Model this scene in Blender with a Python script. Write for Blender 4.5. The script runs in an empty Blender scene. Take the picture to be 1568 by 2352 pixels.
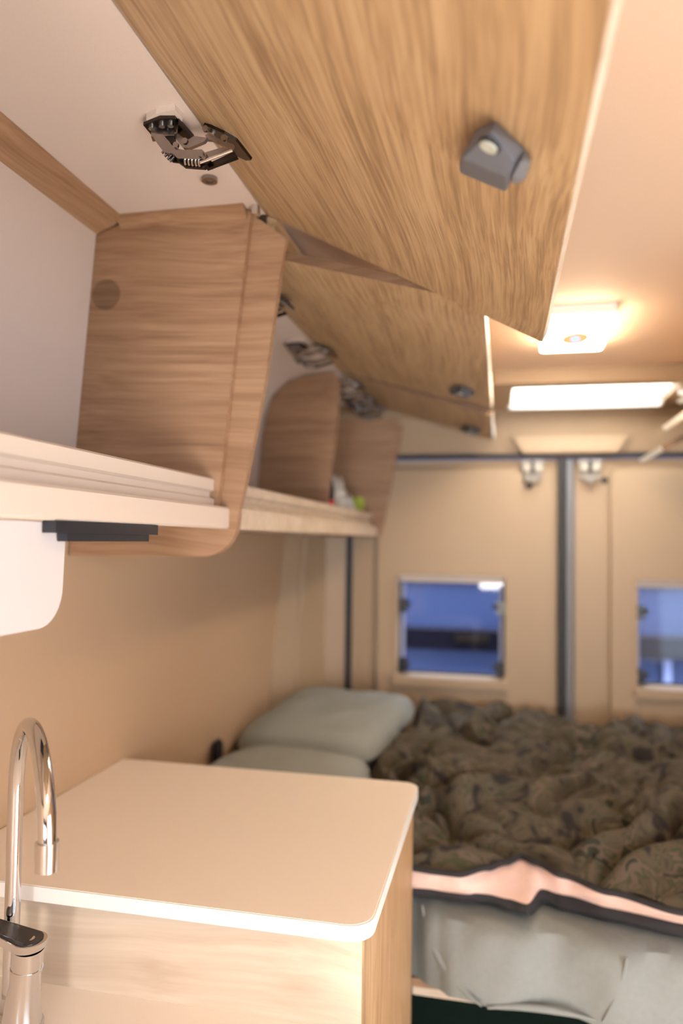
import bpy, bmesh, math, random
from mathutils import Vector, Matrix, noise
random.seed(7)
scene = bpy.context.scene
col = scene.collection

# ------------------------------------------------------------------ camera
cam_d = bpy.data.cameras.new('camera'); cam = bpy.data.objects.new('camera', cam_d); col.objects.link(cam)
cam_d.sensor_fit = 'VERTICAL'; cam_d.sensor_height = 36.0; cam_d.sensor_width = 24.0
cam_d.lens = 1693.0 / 2352.0 * 36.0
Yc = Vector((1150 - 784, 1245 - 1176, 1693)).normalized()
Xc = -Vector((-7042 - 784, 1136 - 1176, 1693)); Xc = (Xc - Yc * Xc.dot(Yc)).normalized()
Zc = -Xc.cross(Yc)
if Zc.y > 0: Zc = -Zc
m = Matrix(((Xc.x, -Xc.y, -Xc.z, 0.0), (Yc.x, -Yc.y, -Yc.z, 0.0), (Zc.x, -Zc.y, -Zc.z, 1.40), (0, 0, 0, 1)))
cam.matrix_world = m
cam_d.clip_start = 0.02
cam_d.dof.use_dof = True; cam_d.dof.focus_distance = 0.93; cam_d.dof.aperture_fstop = 1.9
scene.camera = cam

# ------------------------------------------------------------------ world, daylight, exposure
w = bpy.data.worlds.new('sky'); scene.world = w; w.use_nodes = True
bg = w.node_tree.nodes['Background']
bg.inputs[0].default_value = (0.80, 0.89, 1.0, 1); bg.inputs[1].default_value = 4.0
vs = scene.view_settings
vs.view_transform = 'Standard'; vs.look = 'None'; vs.gamma = 1.0; vs.use_curve_mapping = False
vs.exposure = 0.68
cy = scene.cycles
cy.max_bounces = 6; cy.diffuse_bounces = 3; cy.glossy_bounces = 3; cy.transmission_bounces = 4; cy.transparent_max_bounces = 8
cy.use_adaptive_sampling = True; cy.adaptive_threshold = 0.06; cy.adaptive_min_samples = 16
cy.caustics_reflective = False; cy.caustics_refractive = False

def area(name, loc, target, sx, sy, power, color):
    d = bpy.data.lights.new(name, 'AREA'); d.shape = 'RECTANGLE'; d.size = sx; d.size_y = sy
    d.energy = power; d.color = color
    o = bpy.data.objects.new(name, d); col.objects.link(o); o.location = loc
    o.rotation_euler = (Vector(target) - Vector(loc)).to_track_quat('-Z', 'Y').to_euler()
    return o
area('windscreen_daylight', (-0.02, -2.45, 1.02), (-0.45, 1.0, 0.95), 0.40, 0.24, 22, (1.0, 0.94, 0.88))
area('sliding_door_daylight', (1.16, -0.25, 1.05), (0.0, 0.6, 0.9), 0.9, 1.5, 9, (0.88, 0.94, 1.0))
sun_d = bpy.data.lights.new('sun', 'SUN'); sun_d.energy = 34.0; sun_d.angle = 0.01; sun_d.color = (1.0, 0.95, 0.88)
sun = bpy.data.objects.new('sun', sun_d); col.objects.link(sun); sun.location = (4, -1, 4)
sun.rotation_euler = Vector((-0.70, 0.0, -0.70)).to_track_quat('-Z', 'Y').to_euler()

# ------------------------------------------------------------------ materials
def new_mat(name):
    mt = bpy.data.materials.new(name); mt.use_nodes = True
    return mt, mt.node_tree.nodes, mt.node_tree.links, mt.node_tree.nodes['Principled BSDF']
def plain(name, c, rough=0.5, metal=0.0, bump=0.0, bscale=200.0, var=0.0, spec=None, coat=0.0):
    mt, N, L, b = new_mat(name)
    b.inputs['Base Color'].default_value = (*c, 1); b.inputs['Roughness'].default_value = rough
    b.inputs['Metallic'].default_value = metal
    if spec is not None: b.inputs['Specular IOR Level'].default_value = spec
    if coat: b.inputs['Coat Weight'].default_value = coat
    if bump < 0.25: bump = 0.0
    if bump or var:
        g = N.new('ShaderNodeNewGeometry'); nz = N.new('ShaderNodeTexNoise'); nz.inputs['Scale'].default_value = bscale
        nz.inputs['Detail'].default_value = 2.0
        L.new(g.outputs['Position'], nz.inputs['Vector'])
        if bump:
            bp = N.new('ShaderNodeBump'); bp.inputs['Strength'].default_value = bump; bp.inputs['Distance'].default_value = 0.002
            L.new(nz.outputs['Fac'], bp.inputs['Height']); L.new(bp.outputs['Normal'], b.inputs['Normal'])
        if var:
            rp = N.new('ShaderNodeMapRange'); rp.inputs['To Min'].default_value = 1 - var; rp.inputs['To Max'].default_value = 1 + var
            mx = N.new('ShaderNodeMix'); mx.data_type = 'RGBA'; mx.blend_type = 'MULTIPLY'; mx.inputs['Factor'].default_value = 1.0
            mx.inputs[6].default_value = (*c, 1)
            L.new(nz.outputs['Fac'], rp.inputs['Value']); L.new(rp.outputs['Result'], mx.inputs[7]); L.new(mx.outputs[2], b.inputs['Base Color'])
    return mt
def wood(name, axis, c_dark, c_mid, c_light, fine=95.0, rough=0.5, swirl=0.10, contrast=1.0):
    """axis = grain direction 0,1,2; world-space streaks"""
    mt, N, L, b = new_mat(name)
    g = N.new('ShaderNodeNewGeometry')
    def mp(s_across, s_along):
        n = N.new('ShaderNodeMapping'); sc = [s_across] * 3; sc[axis] = s_along
        n.inputs['Scale'].default_value = sc
        return n
    # bend the grain slightly
    wn = N.new('ShaderNodeTexNoise'); wn.inputs['Scale'].default_value = 2.3; wn.inputs['Detail'].default_value = 1.5
    L.new(g.outputs['Position'], wn.inputs['Vector'])
    sub = N.new('ShaderNodeVectorMath'); sub.operation = 'SUBTRACT'; sub.inputs[1].default_value = (0.5, 0.5, 0.5)
    L.new(wn.outputs['Color'], sub.inputs[0])
    scl = N.new('ShaderNodeVectorMath'); scl.operation = 'SCALE'; scl.inputs['Scale'].default_value = swirl
    L.new(sub.outputs[0], scl.inputs[0])
    add = N.new('ShaderNodeVectorMath'); add.operation = 'ADD'
    L.new(g.outputs['Position'], add.inputs[0]); L.new(scl.outputs[0], add.inputs[1])
    m1 = mp(fine, fine * 0.022); n1 = N.new('ShaderNodeTexNoise'); n1.inputs['Scale'].default_value = 1.0; n1.inputs['Detail'].default_value = 3.0; n1.inputs['Roughness'].default_value = 0.62
    L.new(add.outputs[0], m1.inputs[0]); L.new(m1.outputs[0], n1.inputs['Vector'])
    m2 = mp(fine * 0.16, fine * 0.012); n2 = N.new('ShaderNodeTexNoise'); n2.inputs['Scale'].default_value = 1.0; n2.inputs['Detail'].default_value = 3.0
    L.new(add.outputs[0], m2.inputs[0]); L.new(m2.outputs[0], n2.inputs['Vector'])
    m3 = mp(fine * 3.2, fine * 0.09); n3 = N.new('ShaderNodeTexNoise'); n3.inputs['Scale'].default_value = 1.0; n3.inputs['Detail'].default_value = 2.0
    L.new(add.outputs[0], m3.inputs[0]); L.new(m3.outputs[0], n3.inputs['Vector'])
    a1 = N.new('ShaderNodeMath'); a1.operation = 'MULTIPLY'; a1.inputs[1].default_value = 0.50; L.new(n1.outputs['Fac'], a1.inputs[0])
    a2 = N.new('ShaderNodeMath'); a2.operation = 'MULTIPLY_ADD'; a2.inputs[1].default_value = 0.25; L.new(n2.outputs['Fac'], a2.inputs[0]); L.new(a1.outputs[0], a2.inputs[2])
    a3 = N.new('ShaderNodeMath'); a3.operation = 'MULTIPLY_ADD'; a3.inputs[1].default_value = 0.25; L.new(n3.outputs['Fac'], a3.inputs[0]); L.new(a2.outputs[0], a3.inputs[2])
    cr = N.new('ShaderNodeValToRGB'); e = cr.color_ramp.elements
    sp = 0.13 / contrast
    e[0].position = 0.5 - sp; e[0].color = (*c_dark, 1); e[1].position = 0.5 + sp; e[1].color = (*c_light, 1)
    k = e.new(0.5); k.color = (*c_mid, 1)
    L.new(a3.outputs[0], cr.inputs[0]); L.new(cr.outputs[0], b.inputs['Base Color'])
    b.inputs['Roughness'].default_value = rough
    return mt
WD, WM, WL = (0.30, 0.185, 0.098), (0.45, 0.295, 0.160), (0.56, 0.39, 0.225)
M = {}
M['wood_y'] = wood('oak laminate grain along van', 1, WD, WM, WL, fine=150, swirl=0.05, contrast=1.3)
M['wood_x_shaded'] = wood('shaded oak laminate grain across van', 0, (0.225, 0.118, 0.062), (0.33, 0.188, 0.104), (0.42, 0.255, 0.15), fine=60)  # same oak as the flaps, darker and redder: shade put into the colour
M['wood_y_shaded'] = wood('shaded oak laminate grain along van', 1, (0.225, 0.118, 0.062), (0.33, 0.188, 0.104), (0.42, 0.255, 0.15), fine=60)  # same oak again, with the batten's shade put into its colour
M['wood_z'] = wood('oak laminate grain upright', 2, (0.36, 0.21, 0.10), (0.46, 0.28, 0.14), (0.56, 0.36, 0.20), fine=45, swirl=0.2)
M['wood_pale'] = wood('pale oak laminate', 0, (0.50, 0.39, 0.29), (0.60, 0.49, 0.38), (0.68, 0.58, 0.47), fine=40, contrast=0.9)
M['wood_end_shade'] = wood('oak darkened as end shade', 0, (0.12, 0.065, 0.035), (0.17, 0.095, 0.05), (0.22, 0.13, 0.075), fine=60)  # oak darkened to carry the shade on the flap ends
M['cream'] = plain('cream cabinet lining', (0.64, 0.535, 0.475), 0.6, bump=0.1, bscale=400, var=0.04)
M['wall'] = plain('beige padded wall fabric', (0.50, 0.335, 0.205), 0.85, bump=0.25, bscale=500, var=0.05)
M['ceiling'] = plain('warm cream ceiling board', (0.70, 0.52, 0.39), 0.7, bump=0.1, bscale=300, var=0.03)
M['door'] = plain('beige moulded door plastic', (0.41, 0.295, 0.188), 0.45, bump=0.15, bscale=350, var=0.03)
M['cab'] = plain('dark grey cab plastic', (0.05, 0.05, 0.052), 0.6)
M['trimp'] = plain('beige trim plastic', (0.39, 0.28, 0.18), 0.5, bump=0.1, bscale=300)
M['white_lam'] = plain('off white laminate', (0.66, 0.55, 0.46), 0.35, bump=0.03, bscale=300)
M['counter'] = plain('cream white worktop', (0.89, 0.80, 0.715), 0.30, bump=0.02, bscale=250, var=0.02)
M['counter_edge'] = plain('white worktop edging', (0.86, 0.83, 0.79), 0.3)
M['valance'] = plain('pale lilac white laminate', (0.64, 0.58, 0.56), 0.4)
M['white'] = plain('white plastic', (0.82, 0.81, 0.78), 0.4)
M['black'] = plain('black rubber', (0.018, 0.018, 0.02), 0.55)
M['black_gloss'] = plain('black gloss plastic', (0.02, 0.022, 0.028), 0.25)
M['screw'] = plain('pale zinc screw', (0.62, 0.66, 0.60), 0.3, 0.25)
M['doorlatch'] = plain('grey latch metal', (0.30, 0.27, 0.24), 0.5)
M['doorpin'] = plain('pale latch plastic', (0.52, 0.47, 0.40), 0.4)
M['grey_pl'] = plain('slate grey plastic', (0.135, 0.145, 0.175), 0.45, bump=0.1, bscale=600)
M['grey_pl2'] = plain('grey plastic slider', (0.20, 0.205, 0.23), 0.5)
M['chrome'] = plain('chrome', (0.70, 0.71, 0.74), 0.07, 1.0)
M['steel'] = plain('nickel plated steel', (0.34, 0.30, 0.28), 0.25, 1.0, var=0.1, bscale=120)
M['steel_dk'] = plain('dark nickel steel', (0.06, 0.05, 0.045), 0.25, 1.0)
M['steel_lt'] = plain('bright steel', (0.75, 0.73, 0.70), 0.18, 1.0)
M['sheet'] = plain('grey green cotton sheet', (0.22, 0.235, 0.228), 0.9, bump=0.3, bscale=90, var=0.08)
M['pillow'] = plain('grey green pillowcase', (0.265, 0.275, 0.255), 0.9, bump=0.3, bscale=60, var=0.06)
M['lining'] = plain('pink duvet lining', (0.66, 0.46, 0.40), 0.85, bump=0.3, bscale=70, var=0.1)
M['blackcloth'] = plain('black cloth', (0.018, 0.016, 0.018), 0.9, bump=0.3, bscale=150)
M['carpet'] = plain('dark green carpet', (0.012, 0.045, 0.022), 0.95, bump=0.9, bscale=260, var=0.4)
M['bag'] = plain('white plastic bag film', (0.74, 0.72, 0.66), 0.4, bump=0.3, bscale=40)
M['lime'] = plain('lime green wrapper', (0.50, 0.60, 0.08), 0.5)
M['red'] = plain('red plastic', (0.75, 0.02, 0.02), 0.35)
M['vinyl'] = wood('pale grey oak vinyl', 1, (0.44, 0.40, 0.35), (0.54, 0.49, 0.43), (0.60, 0.55, 0.49), fine=50)
M['asphalt'] = plain('asphalt', (0.10, 0.11, 0.13), 0.9, bump=0.5, bscale=80, var=0.2)
M['bluepaint'] = plain('blue painted panel', (0.030, 0.050, 0.135), 0.5, var=0.12, bscale=3)
M['bumper'] = plain('black bumper plastic', (0.006, 0.005, 0.010), 0.9, spec=0.1)
M['bluewhite'] = plain('pale blue paint', (0.30, 0.34, 0.55), 0.4)

def camo():
    mt, N, L, b = new_mat('olive camouflage cotton')
    g = N.new('ShaderNodeNewGeometry')
    nz = N.new('ShaderNodeTexNoise'); nz.inputs['Scale'].default_value = 14; nz.inputs['Detail'].default_value = 2.0; nz.inputs['Distortion'].default_value = 1.2
    L.new(g.outputs['Position'], nz.inputs['Vector'])
    cr = N.new('ShaderNodeValToRGB'); cr.color_ramp.interpolation = 'CONSTANT'; e = cr.color_ramp.elements
    e[0].position = 0; e[0].color = (0.014, 0.011, 0.010, 1); e[1].position = 0.38; e[1].color = (0.052, 0.040, 0.025, 1)
    for p, c in ((0.46, (0.074, 0.058, 0.036)), (0.54, (0.044, 0.046, 0.020)), (0.58, (0.098, 0.072, 0.053)), (0.65, (0.020, 0.023, 0.012))):
        q = e.new(p); q.color = (*c, 1)
    L.new(nz.outputs['Fac'], cr.inputs[0]); L.new(cr.outputs[0], b.inputs['Base Color'])
    b.inputs['Roughness'].default_value = 0.85
    n2 = N.new('ShaderNodeTexNoise'); n2.inputs['Scale'].default_value = 35; n2.inputs['Detail'].default_value = 2
    L.new(g.outputs['Position'], n2.inputs['Vector'])
    bp = N.new('ShaderNodeBump'); bp.inputs['Strength'].default_value = 0.3; bp.inputs['Distance'].default_value = 0.006
    L.new(n2.outputs['Fac'], bp.inputs['Height']); L.new(bp.outputs['Normal'], b.inputs['Normal'])
    return mt
M['camo'] = camo()
def glass(name, tint=(0.9, 0.93, 1.0), refl=0.012):
    mt, N, L, b = new_mat(name); N.remove(b)
    out = [n for n in N if n.type == 'OUTPUT_MATERIAL'][0]
    t = N.new('ShaderNodeBsdfTransparent'); t.inputs[0].default_value = (*tint, 1)
    gl = N.new('ShaderNodeBsdfGlossy'); gl.inputs['Roughness'].default_value = 0.03
    mx = N.new('ShaderNodeMixShader'); mx.inputs[0].default_value = refl
    L.new(t.outputs[0], mx.inputs[1]); L.new(gl.outputs[0], mx.inputs[2]); L.new(mx.outputs[0], out.inputs[0])
    return mt
M['glass'] = glass('acrylic pane')
def dome():
    mt, N, L, b = new_mat('opal acrylic dome'); N.remove(b)
    out = [n for n in N if n.type == 'OUTPUT_MATERIAL'][0]
    t = N.new('ShaderNodeBsdfTransparent'); t.inputs[0].default_value = (0.9, 0.9, 0.9, 1)
    d = N.new('ShaderNodeBsdfTranslucent'); d.inputs[0].default_value = (0.95, 0.95, 0.93, 1)
    mx = N.new('ShaderNodeMixShader'); mx.inputs[0].default_value = 1.0
    L.new(t.outputs[0], mx.inputs[1]); L.new(d.outputs[0], mx.inputs[2]); L.new(mx.outputs[0], out.inputs[0])
    return mt
M['dome'] = dome()
def emit(name, c, s):
    mt, N, L, b = new_mat(name)
    b.inputs['Base Color'].default_value = (*c, 1); b.inputs['Emission Color'].default_value = (*c, 1); b.inputs['Emission Strength'].default_value = s
    return mt
M['lamp_on'] = emit('lit warm diffuser', (1.0, 0.75, 0.49), 32)
M['lamp_ring'] = emit('warm ring', (1.0, 0.55, 0.22), 0.35)
M['lamp_blue'] = emit('blue touch light', (0.12, 0.40, 1.0), 1.5)

# ------------------------------------------------------------------ mesh helpers (world coordinates, local to parent at link time)
def link(name, bm, mat, parent=None, smooth=False, bevel=0.0, kind=None, seg=2, mats=None):
    me = bpy.data.meshes.new(name)
    if bevel:
        bmesh.ops.bevel(bm, geom=[e for e in bm.edges if len(e.link_faces) == 2 and e.calc_face_angle(0) > 0.35], offset=bevel, segments=seg, affect='EDGES', clamp_overlap=True)
    bmesh.ops.recalc_face_normals(bm, faces=bm.faces)
    if smooth:
        for f in bm.faces: f.smooth = True
    if parent is not None:
        p = parent; off = Vector((0, 0, 0))
        while p is not None:
            off += p.location; p = p.parent
        bmesh.ops.translate(bm, vec=-off, verts=bm.verts)
    bm.to_mesh(me); bm.free()
    if smooth:
        try: me.set_sharp_from_angle(angle=math.radians(40))
        except Exception: pass
    o = bpy.data.objects.new(name, me); col.objects.link(o)
    if parent is not None: o.parent = parent
    for mm in (mats or [mat]): me.materials.append(M[mm] if isinstance(mm, str) else mm)
    if kind: o['kind'] = kind
    return o
def tag(o, label=None, cat=None, group=None, kind=None):
    if label: o['label'] = label
    if cat: o['category'] = cat
    if group: o['group'] = group
    if kind: o['kind'] = kind
    return o
def thing(name, loc, label, cat, group=None, kind=None):
    o = bpy.data.objects.new(name, None); col.objects.link(o); o.location = loc
    o.empty_display_size = 0.05
    return tag(o, label, cat, group, kind)
def box(x0, x1, y0, y1, z0, z1, bm=None):
    bm = bm or bmesh.new()
    v = [bm.verts.new((x, y, z)) for x in (x0, x1) for y in (y0, y1) for z in (z0, z1)]
    for f in ((0, 1, 3, 2), (4, 6, 7, 5), (0, 4, 5, 1), (2, 3, 7, 6), (0, 2, 6, 4), (1, 5, 7, 3)):
        bm.faces.new([v[i] for i in f])
    return bm
def prism(pts, axis, a0, a1, bm=None):
    """pts 2D in the two other axes (in x,y,z order); extruded along axis"""
    bm = bm or bmesh.new()
    def mk(p, a):
        q = list(p); q.insert(axis, a); return bm.verts.new(q)
    A = [mk(p, a0) for p in pts]; B = [mk(p, a1) for p in pts]; n = len(pts)
    bm.faces.new(A); bm.faces.new(B[::-1])
    for i in range(n): bm.faces.new((A[i], B[i], B[(i + 1) % n], A[(i + 1) % n]))
    return bm
def rrect(x0, x1, z0, z1, r, n=6):
    P = []
    for cx, cz, a in ((x1 - r, z1 - r, 0), (x0 + r, z1 - r, 90), (x0 + r, z0 + r, 180), (x1 - r, z0 + r, 270)):
        for i in range(n + 1):
            t = math.radians(a + 90 * i / n); P.append((cx + r * math.cos(t), cz + r * math.sin(t)))
    return P
def ring_prism(outer, inner, axis, a0, a1, bm=None):
    bm = bm or bmesh.new()
    def mk(p, a):
        q = list(p); q.insert(axis, a); return bm.verts.new(q)
    n = len(outer)
    R = [[mk(p, a) for p in pts] for a in (a0, a1) for pts in (outer, inner)]
    o0, i0, o1, i1 = R
    for i in range(n):
        j = (i + 1) % n
        bm.faces.new((o0[i], o0[j], i0[j], i0[i])); bm.faces.new((o1[i], i1[i], i1[j], o1[j]))
        bm.faces.new((o0[i], o1[i], o1[j], o0[j])); bm.faces.new((i0[i], i0[j], i1[j], i1[i]))
    return bm
def tube(path, r, n=14, bm=None, caps=True):
    bm = bm or bmesh.new()
    path = [Vector(p) for p in path]; rs = r if isinstance(r, (list, tuple)) else [r] * len(path)
    t0 = (path[1] - path[0]).normalized(); up = Vector((0, 0, 1)) if abs(t0.z) < 0.9 else Vector((1, 0, 0))
    nrm = t0.cross(up).normalized(); rings = []
    for i, p in enumerate(path):
        t = (path[min(i + 1, len(path) - 1)] - path[max(i - 1, 0)]).normalized()
        nrm = (nrm - t * nrm.dot(t)).normalized(); bn = t.cross(nrm)
        rings.append([bm.verts.new(p + (nrm * math.cos(2 * math.pi * k / n) + bn * math.sin(2 * math.pi * k / n)) * rs[i]) for k in range(n)])
    for a, b in zip(rings, rings[1:]):
        for k in range(n): bm.faces.new((a[k], a[(k + 1) % n], b[(k + 1) % n], b[k]))
    if caps: bm.faces.new(rings[0][::-1]); bm.faces.new(rings[-1])
    return bm
def cyl(c, axis_dir, r, h, n=20, bm=None):
    d = Vector(axis_dir).normalized(); c = Vector(c)
    return tube([c, c + d * h], r, n, bm)
def hull(pts, bm=None):
    bm = bm or bmesh.new()
    vs_ = [bm.verts.new(p) for p in pts]
    res = bmesh.ops.convex_hull(bm, input=vs_)
    bmesh.ops.delete(bm, geom=[v for v in bm.verts if not v.link_faces], context='VERTS')
    return bm
def copy_tree(o, delta, parent=None):
    c = o.copy(); col.objects.link(c)
    if parent is not None: c.parent = parent
    c.location = o.location + Vector(delta)
    for ch in list(o.children): copy_tree(ch, (0, 0, 0), c)
    return c

# ================================================================== THE SETTING
CZ = 1.985                                              # ceiling height by the kitchen, lower towards the rear
fl = link('floor', box(-0.95, 1.45, -2.6, 3.0, -0.03, 0.0), 'vinyl'); tag(fl, 'pale oak vinyl van floor along the aisle', 'floor', kind='structure')
cp = link('floor_carpet', box(-0.80, 1.22, 1.30, 2.78, 0.0, 0.012), 'carpet'); tag(cp, 'dark green carpet on the floor under the bed', 'carpet', kind='structure')
WP = [(-0.83, 0.0), (-0.81, 0.55), (-0.79, 0.92), (-0.755, 1.45), (-0.735, 1.72), (-0.715, 1.935), (-0.66, 1.99)]
wl = link('wall_left', prism(WP + [(-0.75, 2.02), (-0.86, 1.9), (-0.90, 0.0)], 1, -2.6, 2.90), 'wall', smooth=True)
tag(wl, 'beige padded van side wall behind the worktop and bed', 'wall', kind='structure')
MX = lambda x: 0.426 - x
WR = [(MX(x), z) for x, z in WP] + [(MX(-0.75), 2.02), (MX(-0.86), 1.9), (MX(-0.90), 0.0)]
bm = prism(WR, 1, 0.45, 2.90); prism(WR, 1, -2.6, -0.95, bm)
WRt = [(MX(-0.735), 1.72), (MX(-0.715), 1.935), (MX(-0.66), 1.99), (MX(-0.75), 2.02), (MX(-0.86), 1.9), (MX(-0.86), 1.72)]
prism(WRt, 1, -0.95, 0.45, bm)
wr = link('wall_right', bm, 'wall'); tag(wr, 'beige van side wall on the aisle side with open sliding door', 'wall', kind='structure')
bm = box(-0.9, 1.3, -2.62, -2.56, 0.0, 0.95); box(-0.9, 1.3, -2.62, -2.56, 1.65, 2.02, bm)
box(-0.9, -0.55, -2.62, -2.56, 0.95, 1.65, bm); box(0.98, 1.3, -2.62, -2.56, 0.95, 1.65, bm)
wf = link('wall_front', bm, 'cab'); tag(wf, 'cab end of the van around the windscreen', 'wall', kind='structure')
# ceiling with a hatch opening: opening x 0.03..0.53, y 2.36..2.70
bm = bmesh.new()
def slab(x0, x1, ys):
    prism([(y, z) for y, z in ys] + [(y, z + 0.035) for y, z in reversed(ys)], 0, x0, x1, bm)
slab(-0.80, 1.22, [(-2.6, CZ), (0.9, CZ), (1.1, 1.983), (1.3, 1.978), (1.5, 1.970), (1.7, 1.960), (1.9, 1.950), (2.1, 1.940), (2.25, 1.933), (2.36, 1.93)])
slab(-0.80, 0.03, [(2.36, 1.93), (2.90, 1.93)]); slab(0.53, 1.22, [(2.36, 1.93), (2.90, 1.93)]); slab(0.03, 0.53, [(2.70, 1.93), (2.90, 1.93)])
ce = link('ceiling', bm, 'ceiling', smooth=True); tag(ce, 'warm cream van ceiling board with the roof hatch cut in', 'ceiling', kind='structure')

# rear end: header trim, pillars, two doors with windows
Y = 2.80
bm = prism([(2.745, 1.93), (2.765, 1.80), (2.79, 1.728), (2.86, 1.728), (2.86, 1.935)], 0, -0.76, 1.19)
hd = link('trim_1', bm, 'trimp'); tag(hd, 'beige header panel above the rear doors', 'trim', kind='structure')
bm = hull([(0.03, 2.755, 1.792), (0.45, 2.755, 1.790), (0.075, 2.752, 1.722), (0.405, 2.752, 1.722), (0.03, 2.80, 1.792), (0.45, 2.80, 1.79), (0.075, 2.80, 1.722), (0.405, 2.80, 1.722)])
link('latch_cover', bm, 'trimp', hd, bevel=0.006)
link('seal', box(-0.575, 1.0, 2.775, 2.80, 1.708, 1.724), 'black', hd)
link('ledge', box(-0.76, 1.19, 2.738, 2.76, 1.862, 1.885), 'trimp', hd, bevel=0.004)
def pillar(name, s, label):
    f = (lambda x: x) if s < 0 else MX
    bm = prism([(f(x), y) for x, y in [(-0.80, 2.50), (-0.765, 2.53), (-0.71, 2.70), (-0.66, 2.775), (-0.585, 2.795), (-0.58, 2.86), (-0.85, 2.86)]], 2, 0.3, 1.86)
    o = link(name, bm, 'trimp', smooth=True); tag(o, label, 'trim', kind='structure')
    link('groove', tube([(f(-0.735), 2.625, 0.4), (f(-0.73), 2.63, 1.0), (f(-0.70), 2.70, 1.72)], 0.008, 8), 'trimp', o, smooth=True)
    link('seal', box(*sorted((f(-0.579), f(-0.562))), 2.785, 2.81, 0.4, 1.715), 'black', o)
pillar('trim_2', -1, 'beige rear corner trim beside the pillows'); pillar('trim_3', 1, 'beige rear corner trim beyond the far window')

def rear_door(idx, x0, x1, wx0, wx1, px0, px1, lat, hole, label, wlabel):
    d = thing('door_%d' % idx, ((x0 + x1) / 2, Y, 0.45), label, 'door', kind='structure')
    wz0, wz1 = 0.875, 1.285
    inner = rrect(wx0 - 0.008, wx1 + 0.008, wz0, wz1, 0.02)
    def outer(a0, a1, b0, b1, r): return rrect(a0, a1, b0, b1, r)
    link('door_shell', ring_prism(outer(x0, x1, 0.40, 1.706, 0.004), inner, 1, 2.802, 2.85), 'door', d)
    link('moulded_panel', ring_prism(outer(px0, px1, 0.50, 1.665, 0.03), inner, 1, 2.766, 2.804), 'door', d, bevel=0.012)
    # door latch at the top corner
    lx, lz = lat
    lt = link('latch', prism([(lx - 0.04, lz + 0.03), (lx + 0.04, lz + 0.03), (lx + 0.033, lz - 0.035), (lx, lz - 0.055), (lx - 0.033, lz - 0.035)], 1, 2.772, 2.802), 'doorlatch', d, bevel=0.003)
    for s in (-1, 1):
        link('latch_pin', cyl((lx + s * 0.02, 2.772, lz), (0, -1, 0), 0.012, 0.012), 'doorpin', lt, smooth=True)
    link('latch_slot', box(lx - 0.005, lx + 0.005, 2.766, 2.774, lz - 0.02, lz + 0.026), 'black', lt)
    link('screw_hole', cyl((hole[0], 2.803, hole[1]), (0, -1, 0), 0.012, 0.006), 'black', d)
    # window
    wn = thing('window_%d' % idx, ((wx0 + wx1) / 2, 2.80, 0.88), wlabel, 'window', kind='structure')
    link('window_frame', ring_prism(rrect(wx0 - 0.012, wx1 + 0.012, wz0 - 0.012, wz1 + 0.006, 0.022), rrect(wx0 + 0.001, wx1 - 0.001, 0.897, 1.272, 0.012), 1, 2.760, 2.86), 'door', wn, bevel=0.003)
    link('sill', box(wx0 - 0.01, wx1 + 0.01, 2.742, 2.79, 0.866, 0.896), 'door', wn, bevel=0.005)
    link('rubber', ring_prism(rrect(wx0 - 0.002, wx1 + 0.002, 0.893, 1.276, 0.014), rrect(wx0 + 0.008, wx1 - 0.008, 0.904, 1.264, 0.010), 1, 2.838, 2.852), 'black', wn)
    link('pane', box(wx0, wx1, 2.846, 2.851, 0.895, 1.274), 'glass', wn)
    link('blind_rail', box(wx0 + 0.004, wx1 - 0.004, 2.795, 2.835, 1.246, 1.272), 'white_lam', wn, bevel=0.004)
    for s, xx in ((1, wx0 + 0.012), (-1, wx1 - 0.012)):
        for zz in (0.935, 1.16):
            lb = link('latch_handle', box(*sorted((xx - 0.008 * s, xx + 0.022 * s)), 2.80, 2.84, zz - 0.03, zz + 0.02), 'black_gloss', wn, bevel=0.004)
            link('latch_knob', box(*sorted((xx + 0.01 * s, xx + 0.034 * s)), 2.798, 2.818, zz - 0.008, zz + 0.008), 'black', lb)
        link('side_rail', box(*sorted((xx - 0.006 * s, xx + 0.010 * s)), 2.838, 2.846, 0.91, 1.235), 'bluewhite', wn)
    return d
d1 = rear_door(1, -0.56, 0.203, -0.381, 0.017, -0.455, 0.074, (0.112, 1.672), (0.101, 1.61),
    'beige rear door leaf nearer the pillows, behind the overhead cabinets', 'square window in the rear door nearer the pillows')
d2 = rear_door(2, 0.223, 0.986, 0.468, 0.866, 0.383, 0.90, (0.312, 1.672), (0.365, 1.628),
    'beige rear door leaf at the right edge beyond the duvet', 'square window cut off by the right edge of the picture')
cs = link('trim_4', box(0.201, 0.225, 2.775, 2.82, 0.40, 1.708), 'black'); tag(cs, 'black rubber seal where the two rear doors meet', 'seal', kind='structure')
link('cover_strip', prism([(0.227, 2.80), (0.232, 2.778), (0.252, 2.776), (0.262, 2.80)], 2, 0.40, 1.70), 'grey_pl2', cs, bevel=0.002)

# ================================================================== OUTSIDE
gr = link('ground', box(-8, 8, -8, 12, -0.60, -0.55), 'asphalt'); tag(gr, 'asphalt outside the van', 'ground', kind='structure')
pv = thing('parked_van', (0.2, 4.3, -0.55), 'blue vehicle side with a black bumper strip seen through the rear windows', 'van')
link('side_panel', box(-3.0, 3.2, 4.30, 4.9, -0.30, 2.4), 'bluepaint', pv, bevel=0.05)
link('bumper_strip', box(-3.0, 3.2, 4.20, 4.32, 0.79, 0.905), 'bumper', pv, bevel=0.02)
link('roof_rail', box(-3.0, 3.2, 4.26, 4.31, 1.17, 1.195), 'bumper', pv, bevel=0.005)
link('door_handle', box(-0.25, -0.06, 4.17, 4.21, 0.84, 0.885), 'steel_dk', pv, bevel=0.01)
link('panel_strip', box(0.86, 0.90, 4.27, 4.32, 0.30, 0.79), 'bluewhite', pv, bevel=0.006)
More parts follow.
